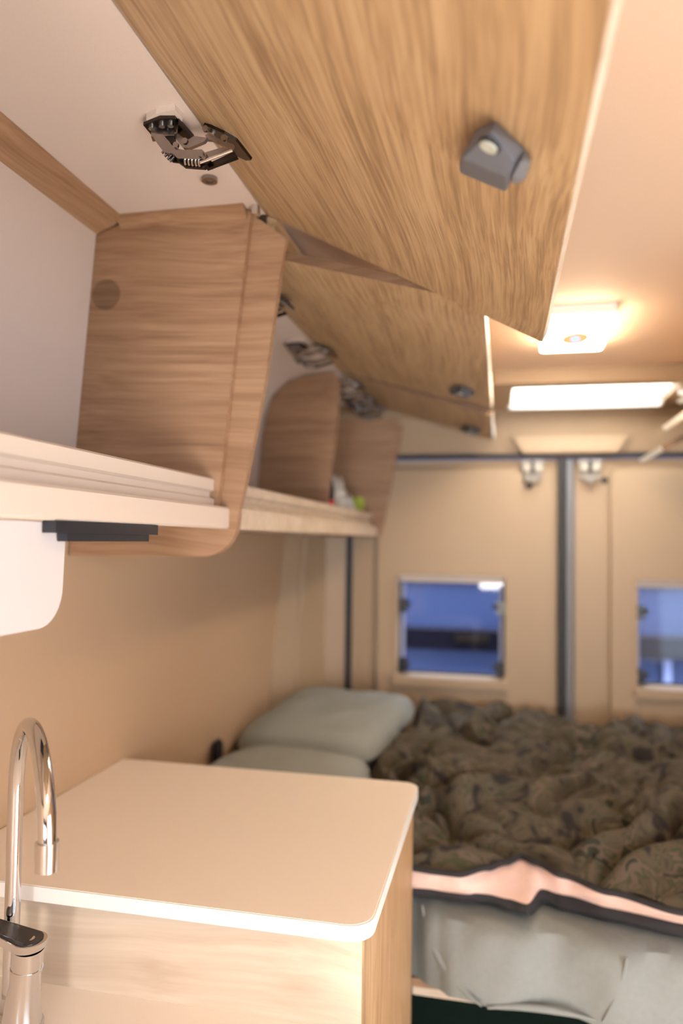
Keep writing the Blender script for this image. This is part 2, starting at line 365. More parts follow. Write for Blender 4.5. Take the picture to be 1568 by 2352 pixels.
for x in (-1.9, 2.3):
    t = link('wheel', cyl((x, 4.28, -0.22), (0, 1, 0), 0.33, 0.22, 28), 'black', pv, bevel=0.03)
    link('wheel_rim', cyl((x, 4.265, -0.22), (0, 1, 0), 0.2, 0.03, 24), 'steel', t)

# ================================================================== KITCHEN OVERHEAD CABINET
H1, E1 = Vector((-0.40, 1.962)), Vector((0.062, 1.718))
kc = thing('overhead_cabinet', (-0.6, 0.65, 1.42), 'large oak overhead cabinet above the worktop with its flap raised', 'cabinet')
link('back_panel', prism([(-0.752, 1.43), (-0.714, 1.94), (-0.708, 1.94), (-0.746, 1.43)], 1, 0.12, 1.172), 'cream', kc)
link('top_panel', box(-0.70, -0.402, 0.12, 1.20, 1.962, 1.972), 'cream', kc)
link('corner_batten', prism([(-0.651, 1.9615), (-0.712, 1.9375), (-0.716, 1.962)], 1, 0.12, 1.173), 'wood_y_shaded', kc)
link('side_batten', prism([(1.150, 1.9618), (1.172, 1.944), (1.173, 1.9618)], 0, -0.66, -0.425), 'wood_x_shaded', kc)
prof = [(-0.757, 1.366), (-0.735, 1.72), (-0.714, 1.936), (-0.655, 1.962), (-0.426, 1.962), (-0.362, 1.915), (-0.3775, 1.80), (-0.393, 1.68), (-0.4105, 1.58), (-0.428, 1.487), (-0.437, 1.45)]
for i in range(1, 9):
    t = math.radians(90 * i / 8); prof.append((-0.502 + 0.064 * math.cos(t), 1.432 - 0.064 * math.sin(t)))
link('side_panel', prism(prof, 1, 1.19, 1.207), 'wood_x_shaded', kc, bevel=0.001)
link('inner_panel', prism([(-0.747, 1.43), (-0.714, 1.936), (-0.645, 1.9595), (-0.419, 1.9595), (-0.442, 1.74), (-0.470, 1.44)], 1, 1.173, 1.1885), 'wood_x_shaded', kc, bevel=0.001)
link('cover_cap', cyl((-0.686, 1.1735, 1.829), (0, -1, 0), 0.0275, 0.0012, 40), wood('oak cap', 0, (0.15, 0.085, 0.042), (0.20, 0.115, 0.060), (0.26, 0.155, 0.085), fine=60), kc)
link('end_panel', prism(prof, 1, 0.10, 0.117), 'wood_x_shaded', kc)
link('shelf', box(-0.752, -0.47, 0.117, 1.189, 1.420, 1.438), 'white_lam', kc)
fa = link('fascia', prism([(-0.470, 1.4165), (-0.457, 1.4165), (-0.4535, 1.4195), (-0.4535, 1.450), (-0.4565, 1.4535), (-0.470, 1.4535)], 1, 0.117, 1.189), 'white_lam', kc)
LIP = [(-0.495, 1.438), (-0.4745, 1.438), (-0.4745, 1.466), (-0.4825, 1.4695), (-0.4825, 1.4775), (-0.4755, 1.481), (-0.4755, 1.499), (-0.479, 1.502), (-0.495, 1.502)]
link('front_lip', prism(LIP, 1, 0.117, 1.172), 'white_lam', kc)
pts = [(0.117, 1.415), (0.117, 1.303), (0.690, 1.303)]
for i in range(1, 9):
    t = math.radians(90 * i / 8); pts.append((0.690 + 0.042 * math.sin(t), 1.345 - 0.042 * math.cos(t)))
pts.append((0.735, 1.415))
link('valance', prism(pts, 0, -0.484, -0.4715), 'valance', kc, bevel=0.001)

def lid_solid(H, E, y0, y1, th=0.016):
    d = (E - H).normalized(); up = Vector((-d.y, d.x))
    return prism([tuple(H), tuple(E), tuple(E + up * th), tuple(H + up * th)], 1, y0, y1)
# each flap is a prism in the x-z plane, extruded along y
lid1 = link('flap', lid_solid(H1, E1, 0.14, 1.20), 'wood_y', kc, bevel=0.0008)
D1 = (E1 - H1).normalized(); N1 = Vector((D1.y, -D1.x))
def L1(u, y, wv): q = H1 + D1 * u + N1 * wv; return (q.x, y, q.y)
link('edge_band', prism([tuple(E1), tuple(E1 + D1 * 0.0012), tuple(E1 + D1 * 0.0012 - N1 * 0.016), tuple(E1 - N1 * 0.016)], 1, 0.14, 1.20), 'wood_pale', lid1)

# push latch on the flap
lt_pts = [(0.4517, 0.6002, 0.018), (0.4251, 0.6495, 0.026), (0.4701, 0.6511, 0.026), (0.4740, 0.6305, 0.022)]
lb_pts = [(0.4443, 0.6203, 0.0), (0.4267, 0.6457, 0.0), (0.4051, 0.7185, 0.0), (0.4123, 0.7129, 0.012), (0.4612, 0.7127, 0.012), (0.4658, 0.6958, 0.0), (0.4740, 0.6452, 0.0)]
latch = link('latch', hull([L1(*p) for p in lt_pts + lb_pts]), 'grey_pl', lid1, bevel=0.0012)
sl = [(0.4771, 0.6330, 0.016), (0.4847, 0.6362, 0.012), (0.4813, 0.6695, 0.012), (0.4707, 0.6624, 0.018), (0.4684, 0.6925, 0.012), (0.4732, 0.6472, 0.0), (0.4801, 0.6589, 0.0), (0.4742, 0.7030, 0.0), (0.4660, 0.700, 0.0), (0.4655, 0.6826, 0.0)]
slider = link('latch_slider', hull([L1(*p) for p in sl]), 'grey_pl2', lid1, bevel=0.001)
a = Vector(L1(0.4515, 0.6170, 0.0207)); nrm = Vector(L1(0, 0, 1)) - Vector(L1(0, 0, 0))
scr = link('latch_screw_recess', cyl(a, nrm, 0.0098, 0.0022, 24), 'black', lid1)
scw = link('latch_screw', cyl(a + nrm * 0.001, nrm, 0.0080, 0.0028, 24), 'screw', lid1, bevel=0.001)
latch_kit = (latch, slider, scr, scw)

# lift hinge: plates, arms, spring rod and screws (thing > hinge part > pieces)
hg = bpy.data.objects.new('hinge', None); col.objects.link(hg); hg.parent = kc; hg.location = Vector((-0.43, 0.90, 1.962)) - kc.location
pad = [(-0.4623, 0.8789), (-0.4440, 0.8709), (-0.4153, 0.8664), (-0.4138, 0.8870), (-0.4237, 0.9035), (-0.4376, 0.9144), (-0.4693, 0.9055)]
link('mount_pad', prism(pad, 2, 1.954, 1.962), 'cream', hg, bevel=0.001)
plA = [(-0.4692, 0.8846), (-0.4403, 0.8746), (-0.4208, 0.8783), (-0.4203, 0.8874), (-0.4334, 0.9088), (-0.4698, 0.9115)]
link('ceiling_plate', prism(plA, 2, 1.9495, 1.954), 'steel_dk', hg, bevel=0.0008)
for x, y in ((-0.4600, 0.8905), (-0.4440, 0.8878), (-0.4318, 0.8890)):
    link('plate_screw', cyl((x, y, 1.9495), (0, 0, -1), 0.0042, 0.003, 14), 'steel_lt', hg, bevel=0.001)
link('plate_lip', prism([(-0.4620, 0.893), (-0.4300, 0.897), (-0.4345, 0.908), (-0.4655, 0.905)], 2, 1.938, 1.9495), 'steel', hg, bevel=0.001)
link('flange', prism([(-0.4187, 0.8843), (-0.4159, 0.9283), (-0.4216, 0.9301), (-0.4327, 0.9111)], 2, 1.945, 1.955), 'steel_dk', hg, bevel=0.0008)
arms = [
 ('link_arm', 0.885, 'steel', [(-0.4576, 1.9371), (-0.4407, 1.9345), (-0.4252, 1.9157), (-0.4117, 1.9106), (-0.3852, 1.9086), (-0.3788, 1.9021), (-0.3802, 1.8948), (-0.3973, 1.8965), (-0.4193, 1.9001), (-0.4258, 1.9067), (-0.4385, 1.9095), (-0.4484, 1.9225)]),
 ('link_arm', 0.900, 'steel', [(-0.4336, 1.9413), (-0.4270, 1.9315), (-0.4188, 1.9223), (-0.4108, 1.9207), (-0.3888, 1.9275), (-0.3841, 1.9323), (-0.4032, 1.9366), (-0.4111, 1.9328), (-0.4175, 1.9350), (-0.4273, 1.9437)]),
 ('link_arm', 0.905, 'steel', [(-0.3895, 1.9394), (-0.3832, 1.9410), (-0.3688, 1.9312), (-0.3562, 1.9253), (-0.3491, 1.9224), (-0.3514, 1.9173), (-0.3576, 1.9180), (-0.3655, 1.9233), (-0.3799, 1.9316), (-0.3878, 1.9331)]),
 ('link_arm', 0.895, 'steel', [(-0.3863, 1.9095), (-0.3599, 1.9144), (-0.3521, 1.9103), (-0.3892, 1.8993)]),
 ('bracket', 0.900, 'steel_dk', [(-0.3848, 1.8902), (-0.3414, 1.9017), (-0.3462, 1.9097), (-0.3834, 1.8968)]),
 ('spring_cover', 0.892, 'steel_dk', [(-0.4258, 1.9044), (-0.4209, 1.8979), (-0.4129, 1.8919), (-0.3845, 1.8872), (-0.3799, 1.8909), (-0.3909, 1.8935), (-0.4131, 1.9013)]),
 ('bracket', 0.897, 'steel_dk', [(-0.4441, 1.9412), (-0.4312, 1.9383), (-0.4278, 1.9273), (-0.4358, 1.9281)])]
for nm, y, mt, pl in arms: link(nm, prism(pl, 1, y, y + 0.006), mt, hg, bevel=0.0006)
link('back_arm', prism(arms[0][3], 1, 0.908, 0.912), 'steel_dk', hg)
link('spring_rod', tube([(-0.3884, 0.888, 1.8927), (-0.3439, 0.888, 1.9046)], 0.0023, 10), 'steel_lt', hg, smooth=True)
for x, z in [(-0.4101, 1.8965), (-0.4050, 1.8954), (-0.4000, 1.8943), (-0.3949, 1.8935), (-0.3904, 1.8925)]:
    link('spring_coil', tube([(x - 0.0008, 0.889, z + 0.004), (x + 0.0008, 0.889, z - 0.004)], 0.0016, 8), 'steel_lt', hg)
for x, z in [(-0.4406, 1.9141), (-0.4365, 1.9092), (-0.4324, 1.9047), (-0.4288, 1.9016)]:
    link('spring_coil', tube([(x + 0.003, 0.889, z + 0.003), (x - 0.003, 0.889, z - 0.003)], 0.0016, 8), 'steel_dk', hg)
for x, z in [(-0.4209, 1.9169), (-0.4081, 1.9208), (-0.3858, 1.9015), (-0.3800, 1.9345), (-0.3540, 1.9195)]:
    link('rivet', cyl((x, 0.8855, z), (0, -1, 0), 0.0040, 0.004, 14), 'steel', hg, bevel=0.001)
plB = [(0.0094, 0.9072), (0.0211, 0.9036), (0.0440, 0.9046), (0.0610, 0.9109), (0.0665, 0.9578), (0.0537, 0.9687), (0.0366, 0.9688), (0.0369, 0.9418), (0.0090, 0.9294)]
link('flap_plate', hull([L1(u, y, wv) for u, y in plB for wv in (0.0, 0.004)]), 'steel_dk', hg)
for u, y in ((0.0200, 0.918), (0.0400, 0.919)):
    link('plate_screw', cyl(L1(u, y, 0.004), nrm, 0.0045, 0.003, 14), 'steel_lt', hg, bevel=0.001)
gm = link('bushing', ring_prism([(-0.4471 + 0.0125 * math.cos(t * math.pi / 12), 1.0595 + 0.0125 * math.sin(t * math.pi / 12)) for t in range(24)],
     [(-0.4471 + 0.006 * math.cos(t * math.pi / 12), 1.0595 + 0.006 * math.sin(t * math.pi / 12)) for t in range(24)], 2, 1.956, 1.9622), 'steel', kc, bevel=0.001)
link('stay_clip', box(-0.412, -0.402, 1.158, 1.172, 1.946, 1.962), 'steel_lt', kc, bevel=0.002)

# slim black lamp under the shelf
ul = thing('cabinet_lamp', (-0.47, 0.81, 1.395), 'slim black lamp under the front edge of the kitchen overhead cabinet', 'lamp')
bm = prism([(-0.4700, 0.690), (-0.4545, 0.690), (-0.4545, 0.925), (-0.53, 0.925), (-0.53, 0.742), (-0.4700, 0.742)], 2, 1.4035, 1.4164)
link('lamp_body', bm, 'black_gloss', ul, bevel=0.001)
bm = prism([(-0.4690, 0.716), (-0.4575, 0.716), (-0.4575, 0.905), (-0.52, 0.905), (-0.52, 0.745), (-0.4690, 0.745)], 2, 1.3945, 1.4035)
link('lamp_cover', bm, 'black_gloss', ul, bevel=0.002)

# ================================================================== BEDSIDE OVERHEAD CABINETS (two units on each side)
H2 = Vector((-0.485, 1.916))
LIN = [(-0.748, 1.44), (-0.735, 1.70), (-0.725, 1.78), (-0.70, 1.85), (-0.65, 1.895), (-0.59, 1.914), (-0.485, 1.918), (-0.485, 1.928), (-0.60, 1.926), (-0.67, 1.908), (-0.722, 1.86), (-0.742, 1.78), (-0.752, 1.70), (-0.758, 1.44)]
DIV = [(-0.743, 1.438), (-0.732, 1.70), (-0.72, 1.78), (-0.695, 1.845), (-0.648, 1.89), (-0.59, 1.908), (-0.50, 1.912), (-0.482, 1.88), (-0.497, 1.70), (-0.518, 1.52), (-0.522, 1.438)]
def bed_cabinet(y0, y1, E, label, mirror=False, end=False, latch_y=None, hinges=(), flap_y=None, group=None):
    f = (lambda x: MX(x)) if mirror else (lambda x: x)
    F = lambda pts: [(f(x), z) for x, z in pts]
    c = thing('overhead_cabinet', (f(-0.6), (y0 + y1) / 2, 1.42), label, 'cabinet', group)
    link('lining', prism(F(LIN), 1, y0, y1), 'cream', c, smooth=True)
    link('shelf', box(*sorted((f(-0.75), f(-0.47))), y0, y1, 1.420, 1.438), 'white_lam', c)
    link('fascia', prism(F([(-0.470, 1.4165), (-0.4535, 1.4165), (-0.4535, 1.4535), (-0.470, 1.4535)]), 1, y0, y1), 'wood_pale', c)
    link('front_lip', prism(F(LIP), 1, y0, y1), 'wood_pale', c)
    link('upper_rail', box(*sorted((f(-0.402), f(-0.386))), y0, y1, 1.906, 1.962 if y1 < 2.3 else 1.925), 'wood_y', c, bevel=0.001)
    if end: link('side_panel', prism(F([(-0.755, 1.412), (-0.735, 1.72), (-0.70, 1.85), (-0.60, 1.905), (-0.45, 1.895), (-0.362, 1.83), (-0.3775, 1.75), (-0.393, 1.68), (-0.4105, 1.58), (-0.428, 1.487), (-0.436, 1.445), (-0.442, 1.422), (-0.455, 1.412)]), 1, y1, y1 + 0.016), 'wood_x_shaded', c, bevel=0.001)
    else: link('divider', prism(F(DIV), 1, y1 - 0.008, y1 + 0.008), 'wood_x_shaded', c, bevel=0.001)
    Hm, Em = Vector((f(H2.x), H2.y)), Vector((f(E.x), E.y))
    d = (Em - Hm).normalized(); up = Vector((-d.y, d.x)); up = up if up.y > 0 else -up
    fy = flap_y or (y0 + 0.004, y1 - 0.004)
    fl_ = link('flap', prism([tuple(Hm), tuple(Em), tuple(Em + up * 0.016), tuple(Hm + up * 0.016)], 1, *fy), 'wood_y', c, bevel=0.0008)
    link('end_shade', prism([tuple(Hm), tuple(Em), tuple(Em + up * 0.0158), tuple(Hm + up * 0.0158)], 1, fy[0] - 0.001, fy[0]), 'wood_end_shade', fl_)  # thin dark strip painting the shade on the flap's near end face
    link('edge_band', prism([tuple(Em), tuple(Em + d * 0.0012), tuple(Em + d * 0.0012 + up * 0.016), tuple(Em + up * 0.016)], 1, *fy), 'white', fl_)
    if latch_y and not mirror:
        # the same latch as on the big flap, carried over to this flap's plane
        L = (Em - Hm).length; off = L - (E1 - H1).length
        a1 = math.atan2(D1.y, D1.x); a2 = math.atan2(d.y, d.x)
        src = Vector((H1.x, 0, H1.y)); q = Hm + d * off
        T = Matrix.Translation((q.x, latch_y - 0.66, q.y)) @ Matrix.Rotation(-(a2 - a1), 4, 'Y') @ Matrix.Translation(-src)
        for s in latch_kit:
            n = s.copy(); col.objects.link(n); n.parent = fl_
            n.matrix_basis = Matrix.Translation(-c.location) @ T @ Matrix.Translation(kc.location)
    for hy in hinges:
        hh = copy_tree(hg, (0, 0, 0), c)
        hh.location = Vector((f(-0.515), hy, 1.917)) - c.location
    return c
b1 = bed_cabinet(1.209, 2.195, Vector((-0.03, 1.790)), 'oak overhead cabinet over the bed nearer the kitchen, flap raised', latch_y=1.98, hinges=(1.42, 1.84))
b2 = bed_cabinet(2.205, 2.742, Vector((-0.030, 1.770)), 'oak overhead cabinet over the pillows next to the rear door, flap raised', end=True, latch_y=2.56, hinges=(2.26, 2.50, 2.68), flap_y=(2.197, 2.735))
b3 = bed_cabinet(1.209, 2.245, Vector((-0.03, 1.722)), 'aisle side overhead cabinet with the higher raised flap, far right edge', mirror=True)
b4 = bed_cabinet(2.255, 2.742, Vector((-0.03, 1.668)), 'aisle side overhead cabinet with the lower raised flap by the rear door', mirror=True, end=True, flap_y=(2.26, 2.59))

# ================================================================== LAMP AND HATCH IN THE CEILING
lamp = thing('ceiling_lamp', (0.181, 1.915, 1.95), 'lit square ceiling lamp with a blue touch point', 'lamp')
link('lamp_housing', prism(rrect(0.100, 0.262, 1.775, 2.060, 0.012), 2, 1.932, 1.956), 'white', lamp)
link('diffuser', prism(rrect(0.103, 0.259, 1.778, 2.057, 0.012), 2, 1.918, 1.932), 'lamp_on', lamp, bevel=0.003)
link('touch_ring', ring_prism([(0.181 + 0.034 * math.cos(t * math.pi / 16), 1.93 + 0.060 * math.sin(t * math.pi / 16)) for t in range(32)],
     [(0.181 + 0.011 * math.cos(t * math.pi / 16), 1.93 + 0.018 * math.sin(t * math.pi / 16)) for t in range(32)], 2, 1.9160, 1.9182), 'lamp_ring', lamp)
link('touch_button', prism([(0.181 + 0.011 * math.cos(t * math.pi / 10), 1.93 + 0.018 * math.sin(t * math.pi / 10)) for t in range(20)], 2, 1.9160, 1.9182), 'lamp_blue', lamp)
lamp2 = copy_tree(lamp, (0.12, -1.85, 0.035)); lamp2['label'] = 'lit square ceiling lamp over the aisle beside the kitchen'

sk = thing('roof_hatch', (0.28, 2.53, 1.93), 'white framed roof hatch in the ceiling near the rear doors', 'roof hatch')
link('hatch_frame', ring_prism(rrect(-0.04, 0.60, 2.30, 2.745, 0.02), rrect(0.03, 0.53, 2.375, 2.695, 0.015), 2, 1.885, 1.931), 'trimp', sk, bevel=0.004)
link('hatch_well', ring_prism(rrect(0.028, 0.532, 2.36, 2.70, 0.015), rrect(0.036, 0.524, 2.368, 2.692, 0.012), 2, 1.90, 2.06), 'white', sk)
link('inner_rim', ring_prism(rrect(0.02, 0.54, 2.655, 2.715, 0.01), rrect(0.03, 0.53, 2.665, 2.69, 0.005), 2, 1.876, 1.888), 'white', sk)
link('dome', prism(rrect(0.02, 0.54, 2.35, 2.71, 0.02), 2, 2.058, 2.064), 'dome', sk)
link('crank_knob', cyl((0.555, 2.45, 1.886), (0, 0, -1), 0.016, 0.02, 18), 'white', sk, bevel=0.003)
link('crank_arm', tube([(0.555, 2.45, 1.870), (0.575, 2.52, 1.866), (0.57, 2.58, 1.868)], 0.007, 8), 'white', sk, smooth=True)

# ================================================================== KITCHEN BLOCK
def rpoly(x0, x1, y0, y1, r, n=6):   # rounded on the two aisle corners only
    P = [(x0, y0)]
    for i in range(n + 1):
        t = math.radians(-90 + 90 * i / n); P.append((x1 - r + r * math.cos(t), y0 + r + r * math.sin(t)))
    for i in range(n + 1):
        t = math.radians(90 * i / n); P.append((x1 - r + r * math.cos(t), y1 - r + r * math.sin(t)))
    P.append((x0, y1)); return P
wt = thing('worktop', (-0.47, 1.186, 0.905), 'cream raised worktop with rounded white edge beside the bed', 'worktop')
link('top', prism(rpoly(-0.788, -0.153, 0.907, 1.465, 0.032), 2, 0.9062, 0.9255), 'counter_edge', wt, bevel=0.002)
link('top_laminate', prism(rpoly(-0.787, -0.1555, 0.9095, 1.4625, 0.031), 2, 0.9250, 0.9262), 'counter', wt)
bc = thing('base_cabinet', (-0.47, 1.19, 0.0), 'oak kitchen base cabinet with pale front under the raised worktop', 'cabinet')
link('front_panel', box(-0.78, -0.1655, 0.926, 0.942, 0.70, 0.906), 'wood_pale', bc, bevel=0.001)
link('side_panel', box(-0.183, -0.165, 0.942, 1.458, 0.0, 0.906), 'wood_z', bc, bevel=0.001)
link('rear_panel', box(-0.78, -0.183, 1.440, 1.458, 0.0, 0.906), 'wood_x_shaded', bc)
link('corner_edge', box(-0.1662, -0.1640, 0.9255, 0.9425, 0.0, 0.906), wood('dark edge', 2, WD, WD, WM), bc)
link('carcass', box(-0.78, -0.183, 0.942, 1.44, 0.05, 0.60), 'white_lam', bc)
lw = thing('sink_worktop', (-0.47, 0.3, 0.76), 'lower white worktop carrying the tap', 'worktop')
link('top', prism(rpoly(-0.788, -0.150, -0.30, 0.9265, 0.002), 2, 0.758, 0.788), 'counter', lw, bevel=0.002)
lc = thing('sink_cabinet', (-0.47, 0.3, 0.0), 'kitchen base cabinet under the lower worktop', 'cabinet')
link('body', box(-0.79, -0.185, -0.28, 0.925, 0.05, 0.757), 'white_lam', lc)
for k in range(3):
    y0 = -0.27 + k * 0.398
    dr = link('door', box(-0.185, -0.168, y0, y0 + 0.392, 0.09, 0.74), 'wood_y', lc, bevel=0.001)
    link('handle', cyl((-0.168, y0 + 0.2, 0.68), (1, 0, 0), 0.012, 0.012, 16), 'steel', dr)

# tap
tp = thing('tap', (-0.578, 0.835, 0.788), 'chrome kitchen tap with tall arched spout on the lower worktop', 'tap')
base = Vector((-0.578, 0.835, 0.788))
link('base_ring', cyl(base, (0, 0, 1), 0.026, 0.008, 32), 'chrome', tp, bevel=0.002)
link('body', tube([base + Vector(p) for p in ((0, 0, 0.008), (0.0, 0, 0.03), (0.004, -0.001, 0.06), (0.006, -0.002, 0.082), (0.009, -0.004, 0.104))], [0.024, 0.021, 0.0185, 0.0185, 0.0195], 32), 'chrome', tp, smooth=True)
link('collar', tube([base + Vector(p) for p in ((0.0052, -0.0015, 0.074), (0.0056, -0.0015, 0.078))], 0.0196, 32), 'chrome', tp, smooth=True)
# lever: stadium shaped cap on top of the body, reaching back to the spout column
cA = base + Vector((0.009, -0.004, 0.104)); cB = base + Vector((-0.052, 0.006, 0.110))
st = []
ax = Vector((cB.x - cA.x, cB.y - cA.y, 0)).normalized(); pr = Vector((-ax.y, ax.x, 0))
for i in range(13):
    t = math.radians(90 + 180 * i / 12); st.append(cA + ax * (0.0205 * math.cos(t)) + pr * (0.0205 * math.sin(t)))
for i in range(13):
    t = math.radians(-90 + 180 * i / 12); st.append(cB + ax * (0.014 * math.cos(t)) + pr * (0.014 * math.sin(t)))
bm = bmesh.new(); lo = [bm.verts.new(p) for p in st]; hi = [bm.verts.new(p + Vector((0.003, -0.002, 0.010))) for p in st]
bm.faces.new(lo[::-1]); bm.faces.new(hi)
for i in range(len(st)): bm.faces.new((lo[i], lo[(i + 1) % len(st)], hi[(i + 1) % len(st)], hi[i]))
lv = link('lever', bm, 'chrome', tp, smooth=True, bevel=0.002)
bm = bmesh.new(); c0 = (cA + cB) / 2
top = [bm.verts.new(c0 + (p - c0) * 0.90 + Vector((0.003, -0.002, 0.0098))) for p in st]; top2 = [bm.verts.new(v.co + Vector((0, 0, 0.0012))) for v in top]
bm.faces.new(top[::-1]); bm.faces.new(top2)
for i in range(len(st)): bm.faces.new((top[i], top[(i + 1) % len(st)], top2[(i + 1) % len(st)], top2[i]))
link('lever_cap', bm, 'black_gloss', lv)
link('lever_mark', cyl(cA + Vector((0.003, -0.002, 0.0108)), (0, 0, 1), 0.006, 0.0008, 18), 'steel_lt', lv)
# spout: column, arch, drop
col0 = Vector((-0.618, 0.866, 0.80)); dr0 = Vector((-0.466, 0.708, 0.0))
hd_ = Vector((dr0.x - col0.x, dr0.y - col0.y, 0)); R_ = hd_.length / 2; hd_.normalize()
zt = 1.182 - 0.0095 - R_
path = [col0, col0 + Vector((0, 0, 0.12)), Vector((col0.x, col0.y, zt - 0.06))]
for i in range(25):
    t = math.pi * i / 24; path.append(Vector((col0.x, col0.y, zt)) + hd_ * (R_ - R_ * math.cos(t)) + Vector((0, 0, R_ * math.sin(t))))
path.append(Vector((dr0.x, dr0.y, 1.075)))
link('spout', tube(path, 0.0098, 24), 'chrome', tp, smooth=True)
link('aerator', tube([(dr0.x, dr0.y, 1.078), (dr0.x, dr0.y, 1.048)], 0.0122, 28), 'chrome', tp, smooth=True, bevel=0.001)
link('column_foot', cyl((col0.x, col0.y, 0.788), (0, 0, 1), 0.014, 0.02, 24), 'chrome', tp, bevel=0.002)

# ================================================================== BED
bf = thing('bed_frame', (0.2, 2.1, 0.0), 'wooden bed base carrying the mattress across the van', 'bed')
link('front_board', box(-0.17, 1.18, 1.520, 1.540, 0.487, 0.505), 'wood_pale', bf, bevel=0.001)
link('slatted_base', box(-0.79, 1.19, 1.515, 2.70, 0.5055, 0.522), 'wood_x_shaded', bf)
for x in (-0.70, 1.10):
    link('leg', box(x, x + 0.05, 2.00, 2.05, 0.0, 0.505), 'wood_z', bf)
    link('leg', box(x, x + 0.05, 2.60, 2.65, 0.0, 0.505), 'wood_z', bf)
def lerp_list(L, x):
    if x <= L[0][0]: return L[0][1]
    for (x0, v0), (x1, v1) in zip(L, L[1:]):
        if x <= x1:
            t = (x - x0) / (x1 - x0); t = t * t * (3 - 2 * t); return v0 + (v1 - v0) * t
    return L[-1][1]
FM = [(-0.79, 1.52), (-0.173, 1.512), (-0.121, 1.470), (-0.085, 1.440), (-0.004, 1.416), (0.105, 1.436), (0.191, 1.405), (0.314, 1.415), (0.45, 1.412), (1.19, 1.42)]
bm = bmesh.new(); nx = 150; rows = []
prof_m = [(0.02, 0.532, 0.0), (0.0, 0.536, 0.0), (-0.004, 0.58, 0.004), (-0.002, 0.62, 0.006), (0.004, 0.655, 0.005), (0.018, 0.672, 0.002), (0.05, 0.680, 0.0), (0.10, 0.682, 0.0), (0.25, 0.683, 0.0), (0.6, 0.684, 0.0), (1.18, 0.684, 0), (1.24, 0.66, 0.0), (1.24, 0.532, 0.0)]
for i in range(nx + 1):
    x = -0.79 + 1.975 * i / nx; r = []
    for dy, z, amp in prof_m:
        fy = lerp_list(FM, x)
        wv = amp * (math.sin(x * 37 + z * 30) + 0.8 * math.sin(x * 71 - z * 22))
        hang = 0.012 * math.sin(x * 9 + 1.0) if z < 0.56 and dy < 0.01 else 0
        yy = fy + dy - wv if dy < 0.3 else 1.48 + dy
        r.append(bm.verts.new((x, yy, z + hang)))
    rows.append(r)
for a_, b_ in zip(rows, rows[1:]):
    for k in range(len(prof_m)):
        k2 = (k + 1) % len(prof_m); bm.faces.new((a_[k], a_[k2], b_[k2], b_[k]))
bm.faces.new(rows[0]); bm.faces.new(rows[-1][::-1])
mt_ = link('mattress', bm, 'sheet', smooth=True); tag(mt_, 'mattress in a grey green fitted sheet below the duvet', 'mattress')
# diagonal draped folds of the sheet on the bed front
def fold(p0, p1, p2, r):
    path = []
    for i in range(15):
        t = i / 14; path.append(Vector(p0) * (1 - t) ** 2 + Vector(p1) * 2 * t * (1 - t) + Vector(p2) * t * t)
    return tube(path, [r * (0.35 + 0.65 * math.sin(math.pi * i / 14)) for i in range(15)], 10)
for a_, b_, c_ in (((-0.150, 1.500, 0.675), (-0.13, 1.464, 0.58), (-0.03, 1.413, 0.548)), ((-0.02, 1.413, 0.546), (0.06, 1.422, 0.562), (0.17, 1.412, 0.552)), ((0.22, 1.405, 0.672), (0.215, 1.402, 0.62), (0.18, 1.404, 0.556))):
    link('sheet_fold', fold(a_, b_, c_, 0.007), 'sheet', mt_, smooth=True)

def pillow(name, c, hx, hy, h, rot, label, zt=0.0):
    bm = bmesh.new(); n = 40; g = []
    for s in (1, -1):
        G = []
        for i in range(n + 1):
            r = []
            for j in range(n + 1):
                u = -1 + 2 * i / n; v = -1 + 2 * j / n
                e = max(0.0, (1 - abs(u) ** 5.0)) ** 0.5 * max(0.0, (1 - abs(v) ** 5.0)) ** 0.5
                pin = 1 - 0.05 * (1 - abs(u)) * abs(v) ** 4 - 0.05 * (1 - abs(v)) * abs(u) ** 4
                sq = 1 - 0.12 * (abs(u) * abs(v)) ** 3
                wr_ = 0.012 * noise.noise(Vector((u * 2.2 + c[0] * 7, v * 2.2 + c[1] * 5, s)))
                r.append(bm.verts.new((u * hx * pin * sq, v * hy * pin * sq, s * h * e * (1.0 if s > 0 else 0.55) + wr_ * e)))
            G.append(r)
        g.append(G)
        for i in range(n):
            for j in range(n): bm.faces.new((G[i][j], G[i + 1][j], G[i + 1][j + 1], G[i][j + 1]))
    bmesh.ops.remove_doubles(bm, verts=bm.verts, dist=1e-5)
    bmesh.ops.transform(bm, matrix=Matrix.Translation(c) @ Matrix.Rotation(rot, 4, 'Z') @ Matrix.Rotation(zt, 4, 'X'), verts=bm.verts)
    o = link(name, bm, 'pillow', smooth=True); tag(o, label, 'pillow'); return o
pillow('pillow', (-0.535, 2.385, 0.79), 0.235, 0.335, 0.075, -0.10, 'grey green pillow nearest the rear door', 0.03)
pillow('pillow', (-0.545, 1.80, 0.765), 0.215, 0.235, 0.072, -0.06, 'smaller grey green pillow between the worktop and the other pillow', 0.0)
bg_ = link('pouch', hull([(x, y, z) for x in (-0.785, -0.765) for y in (1.955, 2.0) for z in (0.686, 0.835)]), 'blackcloth', bevel=0.008, seg=3)
tag(bg_, 'small black pouch tucked between pillow and side wall', 'pouch')

